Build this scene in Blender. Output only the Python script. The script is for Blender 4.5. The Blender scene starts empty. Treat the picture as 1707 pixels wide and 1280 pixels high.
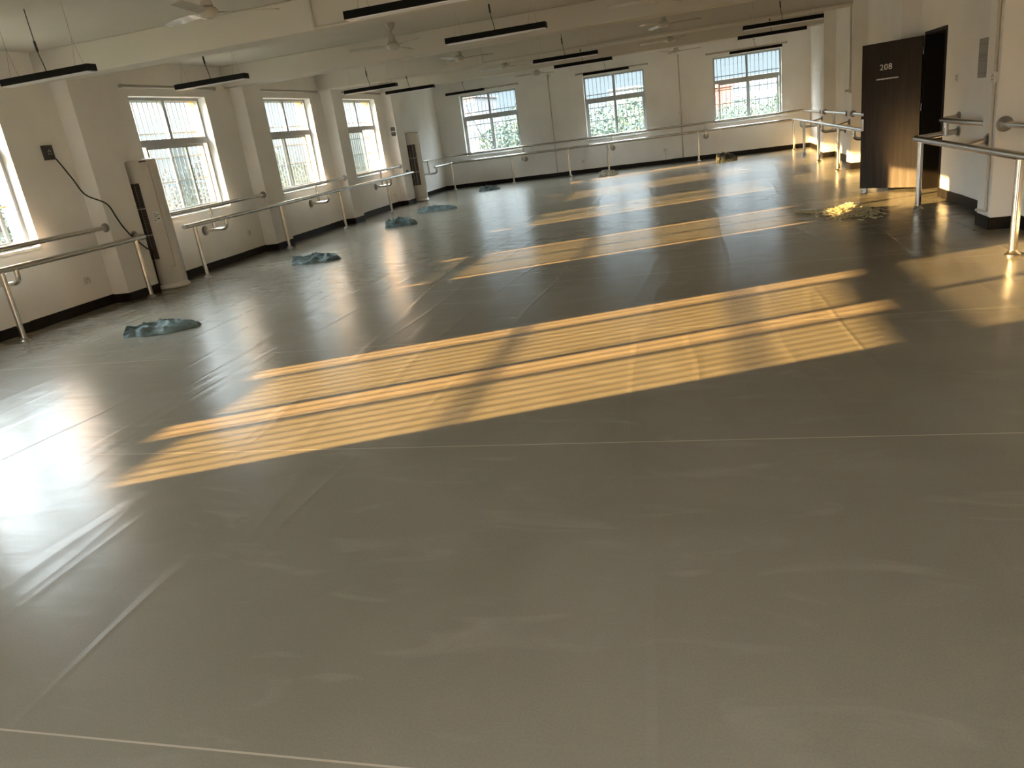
import bpy, bmesh, math, random
from mathutils import Vector, Matrix, noise as mnoise
S = bpy.context.scene
COL = S.collection

# ------------------------------------------------------------------ camera
camd = bpy.data.cameras.new('camera')
cam = bpy.data.objects.new('camera', camd); COL.objects.link(cam)
_r = Vector((0.96484, 0.22908, -0.12885)); _u = Vector((0.04421, 0.34179, 0.93874)); _f = Vector((-0.25909, 0.91143, -0.31964))
mw = Matrix(((_r.x, _u.x, -_f.x, 0.0), (_r.y, _u.y, -_f.y, 0.0), (_r.z, _u.z, -_f.z, 1.5), (0, 0, 0, 1)))
cam.matrix_world = mw
camd.sensor_fit = 'HORIZONTAL'; camd.sensor_width = 36.0
camd.lens = 1245.24 / 1707 * 36.0
camd.clip_start = 0.05; camd.clip_end = 600
S.camera = cam

# ------------------------------------------------------------------ light
S.view_settings.view_transform = 'Standard'
S.view_settings.look = 'None'
S.view_settings.exposure = 1.12
S.view_settings.gamma = 1.0
S.view_settings.use_curve_mapping = False

SUN = Vector((1.0, 0.43, -0.215)).normalized()      # travel direction of the sunlight
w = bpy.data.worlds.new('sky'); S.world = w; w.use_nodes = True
nt = w.node_tree; nt.nodes.clear()
N = nt.nodes.new; K = nt.links.new
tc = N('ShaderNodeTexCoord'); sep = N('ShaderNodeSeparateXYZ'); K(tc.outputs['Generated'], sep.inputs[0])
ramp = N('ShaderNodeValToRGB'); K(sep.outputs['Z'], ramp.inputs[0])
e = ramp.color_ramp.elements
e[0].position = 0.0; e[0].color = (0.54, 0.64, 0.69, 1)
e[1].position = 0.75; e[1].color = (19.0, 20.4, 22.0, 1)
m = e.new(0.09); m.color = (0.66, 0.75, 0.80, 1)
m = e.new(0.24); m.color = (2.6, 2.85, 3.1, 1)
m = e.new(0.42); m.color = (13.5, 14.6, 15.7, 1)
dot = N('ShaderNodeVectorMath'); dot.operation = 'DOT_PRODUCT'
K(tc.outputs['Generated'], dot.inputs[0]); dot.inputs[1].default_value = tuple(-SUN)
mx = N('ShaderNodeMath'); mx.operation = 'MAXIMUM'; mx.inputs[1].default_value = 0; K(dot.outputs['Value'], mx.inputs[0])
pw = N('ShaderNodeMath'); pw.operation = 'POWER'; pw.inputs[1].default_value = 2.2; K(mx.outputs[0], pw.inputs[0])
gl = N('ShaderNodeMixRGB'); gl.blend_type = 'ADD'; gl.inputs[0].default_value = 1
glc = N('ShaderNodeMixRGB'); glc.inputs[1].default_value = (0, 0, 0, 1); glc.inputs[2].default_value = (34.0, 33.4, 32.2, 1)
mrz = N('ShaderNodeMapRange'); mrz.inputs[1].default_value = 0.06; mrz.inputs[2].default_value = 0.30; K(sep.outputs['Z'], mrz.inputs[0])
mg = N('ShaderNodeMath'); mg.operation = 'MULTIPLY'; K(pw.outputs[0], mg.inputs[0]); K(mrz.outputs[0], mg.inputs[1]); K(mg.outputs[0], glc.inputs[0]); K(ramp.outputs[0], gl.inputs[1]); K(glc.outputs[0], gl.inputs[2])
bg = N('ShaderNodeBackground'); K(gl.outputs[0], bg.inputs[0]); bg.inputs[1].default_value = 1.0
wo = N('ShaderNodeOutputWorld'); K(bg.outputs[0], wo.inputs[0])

sl = bpy.data.lights.new('sun', 'SUN'); sun = bpy.data.objects.new('sun', sl); COL.objects.link(sun)
sl.energy = 37.5; sl.color = (1.0, 0.56, 0.19); sl.angle = math.radians(0.4)
sun.rotation_euler = SUN.to_track_quat('-Z', 'Y').to_euler()

# ------------------------------------------------------------------ materials
def mat(name, col, rough=0.6, metal=0.0, noise=None, bump=None, coat=0.0, spec=0.5):
    """noise=(scale, amount) colour mottling, bump=(scale, strength, distance)"""
    m = bpy.data.materials.new(name); m.use_nodes = True
    n = m.node_tree; b = n.nodes['Principled BSDF']
    b.inputs['Base Color'].default_value = (*col, 1); b.inputs['Roughness'].default_value = rough
    b.inputs['Metallic'].default_value = metal; b.inputs['Coat Weight'].default_value = coat
    b.inputs['Specular IOR Level'].default_value = spec
    tc = n.nodes.new('ShaderNodeTexCoord')
    if noise:
        t = n.nodes.new('ShaderNodeTexNoise'); t.inputs['Scale'].default_value = noise[0]; t.inputs['Detail'].default_value = 5
        n.links.new(tc.outputs['Object'], t.inputs['Vector'])
        r = n.nodes.new('ShaderNodeValToRGB'); a = noise[1]
        r.color_ramp.elements[0].position = 0.3; r.color_ramp.elements[1].position = 0.7
        r.color_ramp.elements[0].color = (*[c * (1 - a) for c in col], 1)
        r.color_ramp.elements[1].color = (*[min(1, c * (1 + a)) for c in col], 1)
        n.links.new(t.outputs['Fac'], r.inputs[0]); n.links.new(r.outputs[0], b.inputs['Base Color'])
    if bump:
        t = n.nodes.new('ShaderNodeTexNoise'); t.inputs['Scale'].default_value = bump[0]; t.inputs['Detail'].default_value = 4
        n.links.new(tc.outputs['Object'], t.inputs['Vector'])
        bp = n.nodes.new('ShaderNodeBump'); bp.inputs['Strength'].default_value = bump[1]; bp.inputs['Distance'].default_value = bump[2]
        n.links.new(t.outputs['Fac'], bp.inputs['Height']); n.links.new(bp.outputs[0], b.inputs['Normal'])
    return m

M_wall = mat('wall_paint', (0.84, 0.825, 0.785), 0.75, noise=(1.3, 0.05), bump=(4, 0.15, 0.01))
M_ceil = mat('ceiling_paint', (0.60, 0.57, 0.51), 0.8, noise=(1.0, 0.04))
M_jamb = mat('outside_plaster', (0.42, 0.27, 0.10), 0.85, noise=(8, 0.1))
M_base = mat('black_skirting', (0.012, 0.009, 0.007), 0.5, noise=(9, 0.5), spec=0.2)
M_frame = mat('window_aluminium', (0.42, 0.43, 0.43), 0.5, noise=(30, 0.06))
M_seal = mat('window_seal', (0.05, 0.05, 0.05), 0.6)
M_grille = mat('painted_grille_steel', (0.16, 0.18, 0.19), 0.55)
M_sill = mat('sill_tile', (0.66, 0.64, 0.58), 0.35)
M_steel = mat('brushed_stainless', (0.62, 0.59, 0.54), 0.24, 1.0, noise=(40, 0.06))
M_flange = mat('dull_steel', (0.30, 0.28, 0.25), 0.35, 1.0)
M_black = mat('black_lamp_housing', (0.004, 0.0035, 0.003), 0.5, spec=0.15)
M_diff = mat('lamp_diffuser', (0.80, 0.80, 0.82), 0.4)
M_wire = mat('black_cable', (0.012, 0.012, 0.012), 0.5)
M_thin = mat('steel_wire', (0.25, 0.24, 0.22), 0.4, 0.5)
M_fan = mat('fan_enamel', (0.50, 0.47, 0.41), 0.25, coat=0.4)
M_ac = mat('air_conditioner_plastic', (0.66, 0.62, 0.56), 0.35, noise=(6, 0.03))
M_acdark = mat('louvre_dark', (0.06, 0.05, 0.045), 0.5)
M_plast = mat('white_plastic', (0.74, 0.70, 0.62), 0.35)
M_rod = mat('curtain_rod_enamel', (0.36, 0.33, 0.28), 0.5)
M_cond = mat('conduit_pvc', (0.55, 0.51, 0.43), 0.5)  # white conduit darkened, so its shadow line sits in the colour
M_slot = mat('socket_slots', (0.03, 0.03, 0.03), 0.5)
M_paper = mat('label_paper', (0.72, 0.76, 0.70), 0.6)
M_ink = mat('print_ink', (0.10, 0.12, 0.12), 0.6)
M_notice = mat('notice_board', (0.33, 0.31, 0.27), 0.6)
M_digit = mat('silver_digit', (0.75, 0.73, 0.68), 0.35, 0.2)
M_dframe = mat('dark_door_frame', (0.010, 0.007, 0.005), 0.5, spec=0.25)
M_dark = mat('corridor_painted_shade', (0.02, 0.014, 0.01), 0.8)  # near-black colour puts the corridor's lack of light onto its faces
M_cloth = mat('grey_blue_cloth', (0.125, 0.175, 0.180), 0.8, noise=(9, 0.40), bump=(60, 0.4, 0.004))
M_cloth2 = mat('pale_cloth', (0.42, 0.43, 0.38), 0.85, noise=(14, 0.25), bump=(60, 0.4, 0.004))
M_cloth3 = mat('mixed_rag', (0.10, 0.098, 0.08), 0.85, noise=(16, 0.6), bump=(60, 0.4, 0.004))
M_straw = mat('dry_straw', (0.52, 0.46, 0.29), 0.6, noise=(25, 0.35))
M_bark = mat('bark', (0.10, 0.08, 0.06), 0.9)

# door veneer : dark brown with vertical grain
M_door = bpy.data.materials.new('dark_door_veneer'); M_door.use_nodes = True
n = M_door.node_tree; b = n.nodes['Principled BSDF']; b.inputs['Roughness'].default_value = 0.45; b.inputs['Specular IOR Level'].default_value = 0.22
tc = n.nodes.new('ShaderNodeTexCoord'); mp = n.nodes.new('ShaderNodeMapping'); mp.inputs['Scale'].default_value = (26, 26, 1.4)
t = n.nodes.new('ShaderNodeTexNoise'); t.inputs['Scale'].default_value = 1.0; t.inputs['Detail'].default_value = 6
r = n.nodes.new('ShaderNodeValToRGB'); r.color_ramp.elements[0].color = (0.013, 0.008, 0.005, 1); r.color_ramp.elements[0].position = .3
r.color_ramp.elements[1].color = (0.042, 0.027, 0.016, 1); r.color_ramp.elements[1].position = .72
n.links.new(tc.outputs['Object'], mp.inputs[0]); n.links.new(mp.outputs[0], t.inputs['Vector'])
n.links.new(t.outputs['Fac'], r.inputs[0]); n.links.new(r.outputs[0], b.inputs['Base Color'])

# window glass: mostly clear with a thin reflective and dusty layer
def glass(name, dust, tint=(0.93, 0.97, 0.97)):
    m = bpy.data.materials.new(name); m.use_nodes = True
    n = m.node_tree; n.nodes.clear()
    tr = n.nodes.new('ShaderNodeBsdfTransparent'); tr.inputs[0].default_value = (*tint, 1)
    gs = n.nodes.new('ShaderNodeBsdfGlossy'); gs.inputs['Roughness'].default_value = 0.05
    lw_ = n.nodes.new('ShaderNodeLayerWeight'); lw_.inputs[0].default_value = 0.5
    po = n.nodes.new('ShaderNodeMath'); po.operation = 'POWER'; po.inputs[1].default_value = 5.0; n.links.new(lw_.outputs['Facing'], po.inputs[0])
    fr = n.nodes.new('ShaderNodeMath'); fr.operation = 'MULTIPLY_ADD'; fr.inputs[1].default_value = 0.5; fr.inputs[2].default_value = 0.03; n.links.new(po.outputs[0], fr.inputs[0])
    tl = n.nodes.new('ShaderNodeBsdfTranslucent'); tl.inputs[0].default_value = (0.85, 0.87, 0.85, 1)
    m1 = n.nodes.new('ShaderNodeMixShader'); m1.inputs[0].default_value = dust
    m2 = n.nodes.new('ShaderNodeMixShader')
    n.links.new(tr.outputs[0], m1.inputs[1]); n.links.new(tl.outputs[0], m1.inputs[2])
    n.links.new(fr.outputs[0], m2.inputs[0]); n.links.new(m1.outputs[0], m2.inputs[1]); n.links.new(gs.outputs[0], m2.inputs[2])
    o = n.nodes.new('ShaderNodeOutputMaterial'); n.links.new(m2.outputs[0], o.inputs[0])
    return m
G_clear = glass('clear_glass', 0.004)
G_dusty = glass('dusty_glass', 0.008, (0.86, 0.89, 0.89))
G_film = glass('filmed_glass', 0.008, (0.66, 0.70, 0.71))
G_upper = glass('weathered_glass', 0.006, (0.74, 0.78, 0.79))

# floor vinyl: sheets laid along X (seams every 2 m), wrinkles running down the room, scuffs
M_floor = bpy.data.materials.new('dance_floor_vinyl'); M_floor.use_nodes = True
n = M_floor.node_tree; L = n.links.new; nn = n.nodes.new
b = n.nodes['Principled BSDF']
tc = nn('ShaderNodeTexCoord')
def NOISE(scale, sx, sy, detail=4, dist=0.0):
    mp = nn('ShaderNodeMapping'); mp.inputs['Scale'].default_value = (sx, sy, 1); L(tc.outputs['Object'], mp.inputs[0])
    t = nn('ShaderNodeTexNoise'); t.inputs['Scale'].default_value = scale; t.inputs['Detail'].default_value = detail
    t.inputs['Distortion'].default_value = dist; L(mp.outputs[0], t.inputs['Vector']); return t.outputs['Fac']
def MATH(op, a, bb, clamp=False):
    x = nn('ShaderNodeMath'); x.operation = op; x.use_clamp = clamp
    for i, v in enumerate((a, bb)):
        if v is None: continue
        if isinstance(v, (int, float)): x.inputs[i].default_value = v
        else: L(v, x.inputs[i])
    return x.outputs[0]
sp = nn('ShaderNodeSeparateXYZ'); L(tc.outputs['Object'], sp.inputs[0])
X_, Y_ = sp.outputs['X'], sp.outputs['Y']
# seams across the room
sy = MATH('SUBTRACT', Y_, 1.345)
fr = MATH('FRACT', MATH('DIVIDE', sy, 2.0), None)
seam = MATH('LESS_THAN', MATH('ABSOLUTE', MATH('SUBTRACT', fr, 0.5), None), 0.4982)
seam = MATH('SUBTRACT', 1.0, seam)
# scuffed pale/dark mottling
big = NOISE(0.9, 1, 1, 6, 0.6)
scuff = NOISE(3.2, 0.5, 1.6, 7, 1.2)
fine = NOISE(140, 1, 1, 2)
rp = nn('ShaderNodeValToRGB'); L(big, rp.inputs[0])
rp.color_ramp.elements[0].position = 0.3; rp.color_ramp.elements[0].color = (0.185, 0.170, 0.132, 1)
rp.color_ramp.elements[1].position = 0.7; rp.color_ramp.elements[1].color = (0.225, 0.210, 0.168, 1)
mxs = nn('ShaderNodeMixRGB'); mxs.blend_type = 'MIX'; mxs.inputs[2].default_value = (0.295, 0.275, 0.23, 1)
rs = nn('ShaderNodeMapRange'); rs.inputs[1].default_value = 0.56; rs.inputs[2].default_value = 0.75; rs.inputs[4].default_value = 0.45
L(scuff, rs.inputs[0]); L(rs.outputs[0], mxs.inputs[0]); L(rp.outputs[0], mxs.inputs[1])
mf = nn('ShaderNodeMixRGB'); mf.blend_type = 'MULTIPLY'; mf.inputs[0].default_value = 0.25
L(mxs.outputs[0], mf.inputs[1]); L(fine, mf.inputs[2])
ms = nn('ShaderNodeMixRGB'); ms.inputs[2].default_value = (0.42, 0.38, 0.30, 1)
L(MATH('MULTIPLY', seam, 0.7), ms.inputs[0]); L(mf.outputs[0], ms.inputs[1]); L(ms.outputs[0], b.inputs['Base Color'])
rr = nn('ShaderNodeMapRange'); rr.inputs[3].default_value = 0.19; rr.inputs[4].default_value = 0.30
L(scuff, rr.inputs[0]); L(rr.outputs[0], b.inputs['Roughness'])
b.inputs['Specular IOR Level'].default_value = 0.34
# wrinkles: long ridges along the room + slight waviness across
wr = NOISE(1.0, 1.5, 0.16, 2, 0.35)
ridge = MATH('ABSOLUTE', MATH('SUBTRACT', wr, 0.5), None)
ridge = MATH('SUBTRACT', 0.035, MATH('MINIMUM', ridge, 0.035))
ridge = MATH('MULTIPLY', ridge, 0.065)
wav = MATH('MULTIPLY', NOISE(2.2, 0.35, 3.2, 3, 0.3), 0.0024)
wav2 = MATH('MULTIPLY', NOISE(9.0, 0.25, 1.7, 3, 0.2), 0.0013)
gr = MATH('MULTIPLY', fine, 0.00008)
hh = MATH('ADD', MATH('ADD', ridge, wav), MATH('ADD', MATH('ADD', gr, wav2), MATH('MULTIPLY', seam, -0.002)))
bp = nn('ShaderNodeBump'); bp.inputs['Strength'].default_value = 0.6; bp.inputs['Distance'].default_value = 1.0
L(hh, bp.inputs['Height']); L(bp.outputs[0], b.inputs['Normal'])

# ------------------------------------------------------------------ mesh helpers
def tag(o, label=None, cat=None, group=None, kind=None):
    if label: o['label'] = label
    if cat: o['category'] = cat
    if group: o['group'] = group
    if kind: o['kind'] = kind
    return o
def empty(name, loc=(0, 0, 0), rz=0.0):
    o = bpy.data.objects.new(name, None); COL.objects.link(o); o.location = loc; o.rotation_euler = (0, 0, rz)
    o.empty_display_size = 0.1
    return o
def wloc(o):
    v = Vector((0, 0, 0))
    while o is not None:
        v += Vector(o.location); o = o.parent
    return v

class MB:
    def __init__(s): s.v = []; s.f = []; s.mi = []
    def add(s, vs, fs, mi=0):
        k = len(s.v); s.v += [tuple(v) for v in vs]; s.f += [tuple(i + k for i in f) for f in fs]; s.mi += [mi] * len(fs); return s
    def box(s, a, b, mi=0):
        x0, x1 = sorted((a[0], b[0])); y0, y1 = sorted((a[1], b[1])); z0, z1 = sorted((a[2], b[2]))
        vs = [(x0, y0, z0), (x1, y0, z0), (x1, y1, z0), (x0, y1, z0), (x0, y0, z1), (x1, y0, z1), (x1, y1, z1), (x0, y1, z1)]
        return s.add(vs, [(0, 3, 2, 1), (4, 5, 6, 7), (0, 1, 5, 4), (1, 2, 6, 5), (2, 3, 7, 6), (3, 0, 4, 7)], mi)
    def tube(s, pts, r, n=14, mi=0, cap=True, r2=None):
        pts = [Vector(p) for p in pts]; m = len(pts); rings = []; prev = None
        for i, p in enumerate(pts):
            t = (pts[min(i + 1, m - 1)] - pts[max(i - 1, 0)]).normalized()
            if prev is None:
                a = Vector((0, 0, 1)) if abs(t.z) < 0.9 else Vector((1, 0, 0))
                u = t.cross(a).normalized()
            else:
                u = (prev - t * prev.dot(t)).normalized()
            prev = u; v = t.cross(u)
            rr = r if r2 is None else r + (r2 - r) * i / (m - 1)
            rings.append([p + (u * math.cos(2 * math.pi * k / n) + v * math.sin(2 * math.pi * k / n)) * rr for k in range(n)])
        vs = [q for g in rings for q in g]; fs = []
        for i in range(m - 1):
            for k in range(n):
                a = i * n + k; c = i * n + (k + 1) % n; fs.append((a, c, c + n, a + n))
        if cap: fs += [tuple(range(n - 1, -1, -1)), tuple((m - 1) * n + k for k in range(n))]
        return s.add(vs, fs, mi)
    def lathe(s, prof, o=(0, 0, 0), n=28, mi=0, axis='Z'):
        vs = []; fs = []
        for r, z in prof:
            for k in range(n):
                a = 2 * math.pi * k / n
                vs.append((o[0] + r * math.cos(a), o[1] + r * math.sin(a), o[2] + z))
        for i in range(len(prof) - 1):
            for k in range(n):
                a = i * n + k; c = i * n + (k + 1) % n; fs.append((a, c, c + n, a + n))
        fs += [tuple(range(n - 1, -1, -1)), tuple((len(prof) - 1) * n + k for k in range(n))]
        return s.add(vs, fs, mi)
    def build(s, name, mats, parent=None, smooth=False, bevel=0.0, loc=None):
        """vertices are world coordinates; object sits at loc (or its parent's place)"""
        if not isinstance(mats, (list, tuple)): mats = [mats]
        base = wloc(parent) if parent is not None else Vector((0, 0, 0))
        off = base if loc is None else Vector(loc)
        me = bpy.data.meshes.new(name); me.from_pydata([tuple(Vector(v) - off) for v in s.v], [], s.f); me.validate()
        for m in mats: me.materials.append(m)
        for p, i in zip(me.polygons, s.mi): p.material_index = i
        bm = bmesh.new(); bm.from_mesh(me); bmesh.ops.recalc_face_normals(bm, faces=bm.faces[:])
        if smooth:
            for f in bm.faces: f.smooth = len(f.verts) <= 4
            for ed in bm.edges:
                if len(ed.link_faces) == 2 and ed.calc_face_angle(0) > 0.7: ed.smooth = False
        bm.to_mesh(me); bm.free()
        o = bpy.data.objects.new(name, me); COL.objects.link(o)
        if parent is not None: o.parent = parent
        o.location = off - base
        if bevel:
            md = o.modifiers.new('bevel', 'BEVEL'); md.width = bevel; md.segments = 2; md.limit_method = 'ANGLE'
        return o

def arc(p0, c, p1, n=6):
    """rounded corner from p0 round control c to p1 (quadratic)"""
    p0, c, p1 = Vector(p0), Vector(c), Vector(p1)
    return [p0 * (1 - t) ** 2 + c * 2 * t * (1 - t) + p1 * t * t for t in [i / n for i in range(n + 1)]]
def round_path(pts, rad=0.09):
    pts = [Vector(p) for p in pts]; out = [pts[0]]
    for i in range(1, len(pts) - 1):
        a, c, d = pts[i - 1], pts[i], pts[i + 1]
        ra = min(rad, (a - c).length * .45); rb = min(rad, (d - c).length * .45)
        out += arc(c + (a - c).normalized() * ra, c, c + (d - c).normalized() * rb)
    return out + [pts[-1]]

# ------------------------------------------------------------------ dimensions
XL, XR, YB, YF, ZC = -7.69, 2.88, 22.8, -3.6, 3.1
T = 0.36                                     # wall thickness
ZS, ZT = 0.917, 2.63                         # sill and head of the windows
LW = [(0.78, 2.98), (5.65, 7.42), (9.635, 11.40), (13.17, 14.95), (16.50, 18.27)]     # windows of the left wall (y)
BW = [(-6.90, -5.18), (-3.19, -1.476), (0.388, 2.156)]                                 # windows of the far wall (x)
FILL_OPENINGS = [(-2.6, -0.2)]                            # unseen opening added behind the camera to let in fill light
DOOR = (10.70, 11.64, 2.0)

def wall_cells(holes, a0, a1):
    """split a strip [a0,a1] x [0,ZC] round the holes (a,b,z0,z1)"""
    out = []; cur = a0
    for (a, b_, z0, z1) in sorted(holes):
        out.append((cur, a, 0, ZC))
        if z0 > 0: out.append((a, b_, 0, z0))
        out.append((a, b_, z1, ZC)); cur = b_
    out.append((cur, a1, 0, ZC)); return out

# ------------------------------------------------------------------ room shell
fl = MB().box((XL - T, YF - T, -0.15), (XR + T, YB + T, 0)).build('floor', M_floor)
tag(fl, 'grey-brown vinyl dance floor with sheet seams and wrinkles', 'floor', kind='structure')
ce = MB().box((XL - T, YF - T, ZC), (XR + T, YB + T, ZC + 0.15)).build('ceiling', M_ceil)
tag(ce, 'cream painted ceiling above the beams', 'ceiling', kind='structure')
half = 0.16
wl = MB()
for a, c, z0, z1 in wall_cells([(y0, y1, ZS, ZT) for y0, y1 in LW], YF - T, YB + T):
    wl.box((XL, a, z0), (XL - half, c, z1), 0); wl.box((XL - half, a, z0), (XL - T, c, z1), 1)
PIL = [(-3.3, -2.8), (0.0, 0.5), (4.35, 4.9), (8.31, 8.90), (12.15, 12.72), (15.46, 15.95), (18.75, 19.30)]
for a, c in PIL: wl.box((XL - 0.02, a, 0), (XL + 0.25, c, ZC), 0)
tag(wl.build('wall_left', [M_wall, M_jamb]), 'cream left wall with shallow pilasters between barred windows', 'wall', kind='structure')
wb = MB()
for a, c, z0, z1 in wall_cells([(x0, x1, ZS, ZT) for x0, x1 in BW], XL - T, XR + T):
    wb.box((a, YB, z0), (c, YB + half, z1), 0); wb.box((a, YB + half, z0), (c, YB + T, z1), 1)
tag(wb.build('wall_back', [M_wall, M_jamb]), 'cream far wall with three barred windows', 'wall', kind='structure')
wr_ = MB()
for a, c, z0, z1 in wall_cells([(DOOR[0], DOOR[1], 0, DOOR[2])], YF - T, YB + T):
    wr_.box((XR, a, z0), (XR + T, c, z1), 0)
COLS = [(0.3, 0.7), (4.4, 4.8), (8.13, 8.49), (11.88, 12.30), (15.36, 15.80), (18.70, 19.12)]
for a, c in COLS: wr_.box((XR - 0.245, a, 0), (XR + 0.02, c, ZC), 0)
tag(wr_.build('wall_right', [M_wall]), 'cream right wall with projecting columns and a doorway', 'wall', kind='structure')
wf = MB()
for a, c, z0, z1 in wall_cells([(x0, x1, 0.7, 2.9) for x0, x1 in FILL_OPENINGS], XL - T, XR + T):
    wf.box((a, YF, z0), (c, YF - T, z1), 0)
tag(wf.build('wall_front', [M_wall]), 'cream wall behind the viewer with an added opening for fill light', 'wall', kind='structure')
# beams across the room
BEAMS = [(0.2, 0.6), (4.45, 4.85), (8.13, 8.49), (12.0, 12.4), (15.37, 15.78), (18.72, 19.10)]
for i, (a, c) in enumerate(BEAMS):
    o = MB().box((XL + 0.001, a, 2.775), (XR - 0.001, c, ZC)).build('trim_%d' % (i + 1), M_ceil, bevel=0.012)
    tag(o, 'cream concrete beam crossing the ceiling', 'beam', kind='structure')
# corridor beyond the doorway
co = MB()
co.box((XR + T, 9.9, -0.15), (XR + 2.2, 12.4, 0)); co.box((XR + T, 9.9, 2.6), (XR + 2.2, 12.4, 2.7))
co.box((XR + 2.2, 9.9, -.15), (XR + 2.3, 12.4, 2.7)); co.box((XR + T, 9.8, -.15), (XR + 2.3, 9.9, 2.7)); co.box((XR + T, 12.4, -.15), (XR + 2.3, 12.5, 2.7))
tag(co.build('wall_corridor', M_dark), 'corridor beyond the doorway, its shade painted dark', 'wall', kind='structure')

# baseboards (12 cm black tiles), following pilasters
def baseboard(name, path, label):
    m = MB(); h = 0.118; t = 0.014
    rnd = random.Random(5)
    for (x0, y0), (x1, y1) in zip(path[:-1], path[1:]):
        d = Vector((x1 - x0, y1 - y0, 0)); ln = d.length; d.normalize(); nrm = Vector((-d.y, d.x, 0)) * t
        k = max(1, int(ln / 0.6)); prev = 0
        for i in range(k):
            a = Vector((x0, y0, 0)) + d * (ln * i / k); c = Vector((x0, y0, 0)) + d * (ln * (i + 1) / k)
            hh = h + rnd.uniform(-.004, .004)
            vs = [a, c, c + nrm, a + nrm]; vs = [Vector((v.x, v.y, 0.001)) for v in vs] + [Vector((v.x, v.y, hh)) for v in vs]
            m.add(vs, [(0, 3, 2, 1), (4, 5, 6, 7), (0, 1, 5, 4), (1, 2, 6, 5), (2, 3, 7, 6), (3, 0, 4, 7)])
    o = m.build(name, M_base); tag(o, label, 'baseboard', kind='structure')
pth = [(XL, YB)]
for a, c in reversed(PIL): pth += [(XL, c), (XL + .25, c), (XL + .25, a), (XL, a)]
pth += [(XL, YF)]
baseboard('baseboard_left', pth, 'black tiled skirting along the left wall and pilasters')
baseboard('baseboard_back', [(XR, YB), (XL, YB)], 'black tiled skirting along the far wall')
pth = [(XR, DOOR[0])]
for a, c in reversed([q for q in COLS if q[0] < 10]): pass
seg1 = [(XR, YF)]
for a, c in [q for q in COLS if q[1] < DOOR[0]]: seg1 += [(XR, a), (XR - .245, a), (XR - .245, c), (XR, c)]
seg1 += [(XR, DOOR[0] - .01)]
seg2 = [(XR, DOOR[1] + .01)]
for a, c in [q for q in COLS if q[0] > DOOR[1]]: seg2 += [(XR, a), (XR - .245, a), (XR - .245, c), (XR, c)]
seg2 += [(XR, YB)]
baseboard('baseboard_right', seg1, 'black tiled skirting along the right wall in front of the door')
baseboard('baseboard_right', seg2, 'black tiled skirting along the right wall beyond the door')

# ------------------------------------------------------------------ windows
class Frame:
    """window coordinates: u along the wall, d outward from the room, z up"""
    def __init__(s, o, U, D): s.o = Vector(o); s.U = Vector(U); s.D = Vector(D)
    def p(s, u, d, z): return s.o + s.U * u + s.D * d + Vector((0, 0, z))
    def bx(s, mb, u0, u1, d0, d1, z0, z1, mi=0):
        c = [s.p(u, d, z) for z in (z0, z1) for u, d in ((u0, d0), (u1, d0), (u1, d1), (u0, d1))]
        mb.add(c, [(0, 3, 2, 1), (4, 5, 6, 7), (0, 1, 5, 4), (1, 2, 6, 5), (2, 3, 7, 6), (3, 0, 4, 7)], mi)
def window(idx, o, U, D, W, sashes, label, dusty=(False, False), grille=True, brace=False, pitch=0.112):
    H = ZT - ZS; F = Frame(o, U, D); f = 0.045; d0, d1 = 0.13, 0.20
    zt0 = H * 0.60; zt1 = H * 0.655
    fm = MB()
    F.bx(fm, 0, f, d0, d1, 0, H); F.bx(fm, W - f, W, d0, d1, 0, H)
    F.bx(fm, f, W - f, d0, d1, H - f, H); F.bx(fm, f, W - f, d0, d1, 0, f)
    F.bx(fm, f, W - f, d0 - .01, d1, zt0, zt1)
    F.bx(fm, W / 2 - .03, W / 2 + .03, d0, d1, zt1, H - f)
    F.bx(fm, f, W - f, d0 - .015, d0, 0, .018)
    root = fm.build('window_%d' % idx, M_frame, loc=F.p(0, 0, 0)); tag(root, label, 'window', kind='structure')
    g = MB(); F.bx(g, f, W / 2 - .03, .163, .167, zt1, H - f); F.bx(g, W / 2 + .03, W - f, .163, .167, zt1, H - f)
    g.build('fixed_pane', G_upper, root)
    for k, (a, c) in enumerate(sashes):
        u0 = f + a * (W - 2 * f); u1 = f + c * (W - 2 * f); dd = 0.135 + 0.033 * k; st = 0.042
        sm = MB()
        F.bx(sm, u0, u0 + st, dd, dd + .028, f, zt0); F.bx(sm, u1 - st, u1, dd, dd + .028, f, zt0)
        F.bx(sm, u0 + st, u1 - st, dd, dd + .028, f, f + .055); F.bx(sm, u0 + st, u1 - st, dd, dd + .028, zt0 - .04, zt0)
        so = sm.build('sash', M_frame, root)
        gm = MB(); F.bx(gm, u0 + st, u1 - st, dd + .012, dd + .016, f + .055, zt0 - .04)
        gm.build('pane', (G_dusty if idx == 1 else G_film) if dusty[k] else G_clear, so)
    sm = MB(); F.bx(sm, -.0, W, -.02, .13, -.03, 0.004); sm.build('window_sill', M_sill, root)
    if grille:
        gm = MB(); dg = T - 0.03; n_ = int(round(W / pitch))
        for i in range(1, n_):
            u = W * i / n_; gm.tube([F.p(u, dg, 0), F.p(u, dg, H)], 0.010, 6)
        for z in (0.03, H * .29, H * .50, H * .71, H - .03):
            F.bx(gm, 0, W, dg - .012, dg - .006, z - .012, z + .012)
        if brace:
            gm.tube([F.p(.02, dg + .05, H * .93), F.p(W * .36, dg + .05, 0.02)], 0.018, 8)
        gm.build('security_grille', M_grille, root, smooth=True)
    return root
wi = 1
lw_s = [((0.0, .36), (.485, .875)), ((.09, .52), (.48, .90)), ((0.12, .69), (.45, .98)), ((0.0, .40), (.34, .93)), ((0.0, .60), (.02, .62))]
lw_l = ['barred window of the left wall beside the viewer, out of the picture', 'barred sliding window cut off by the left edge of the picture',
        'barred sliding window behind the nearer air conditioner', 'second full barred window of the left wall, sashes slid left', 'last barred window of the left wall, right part standing open']
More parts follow.
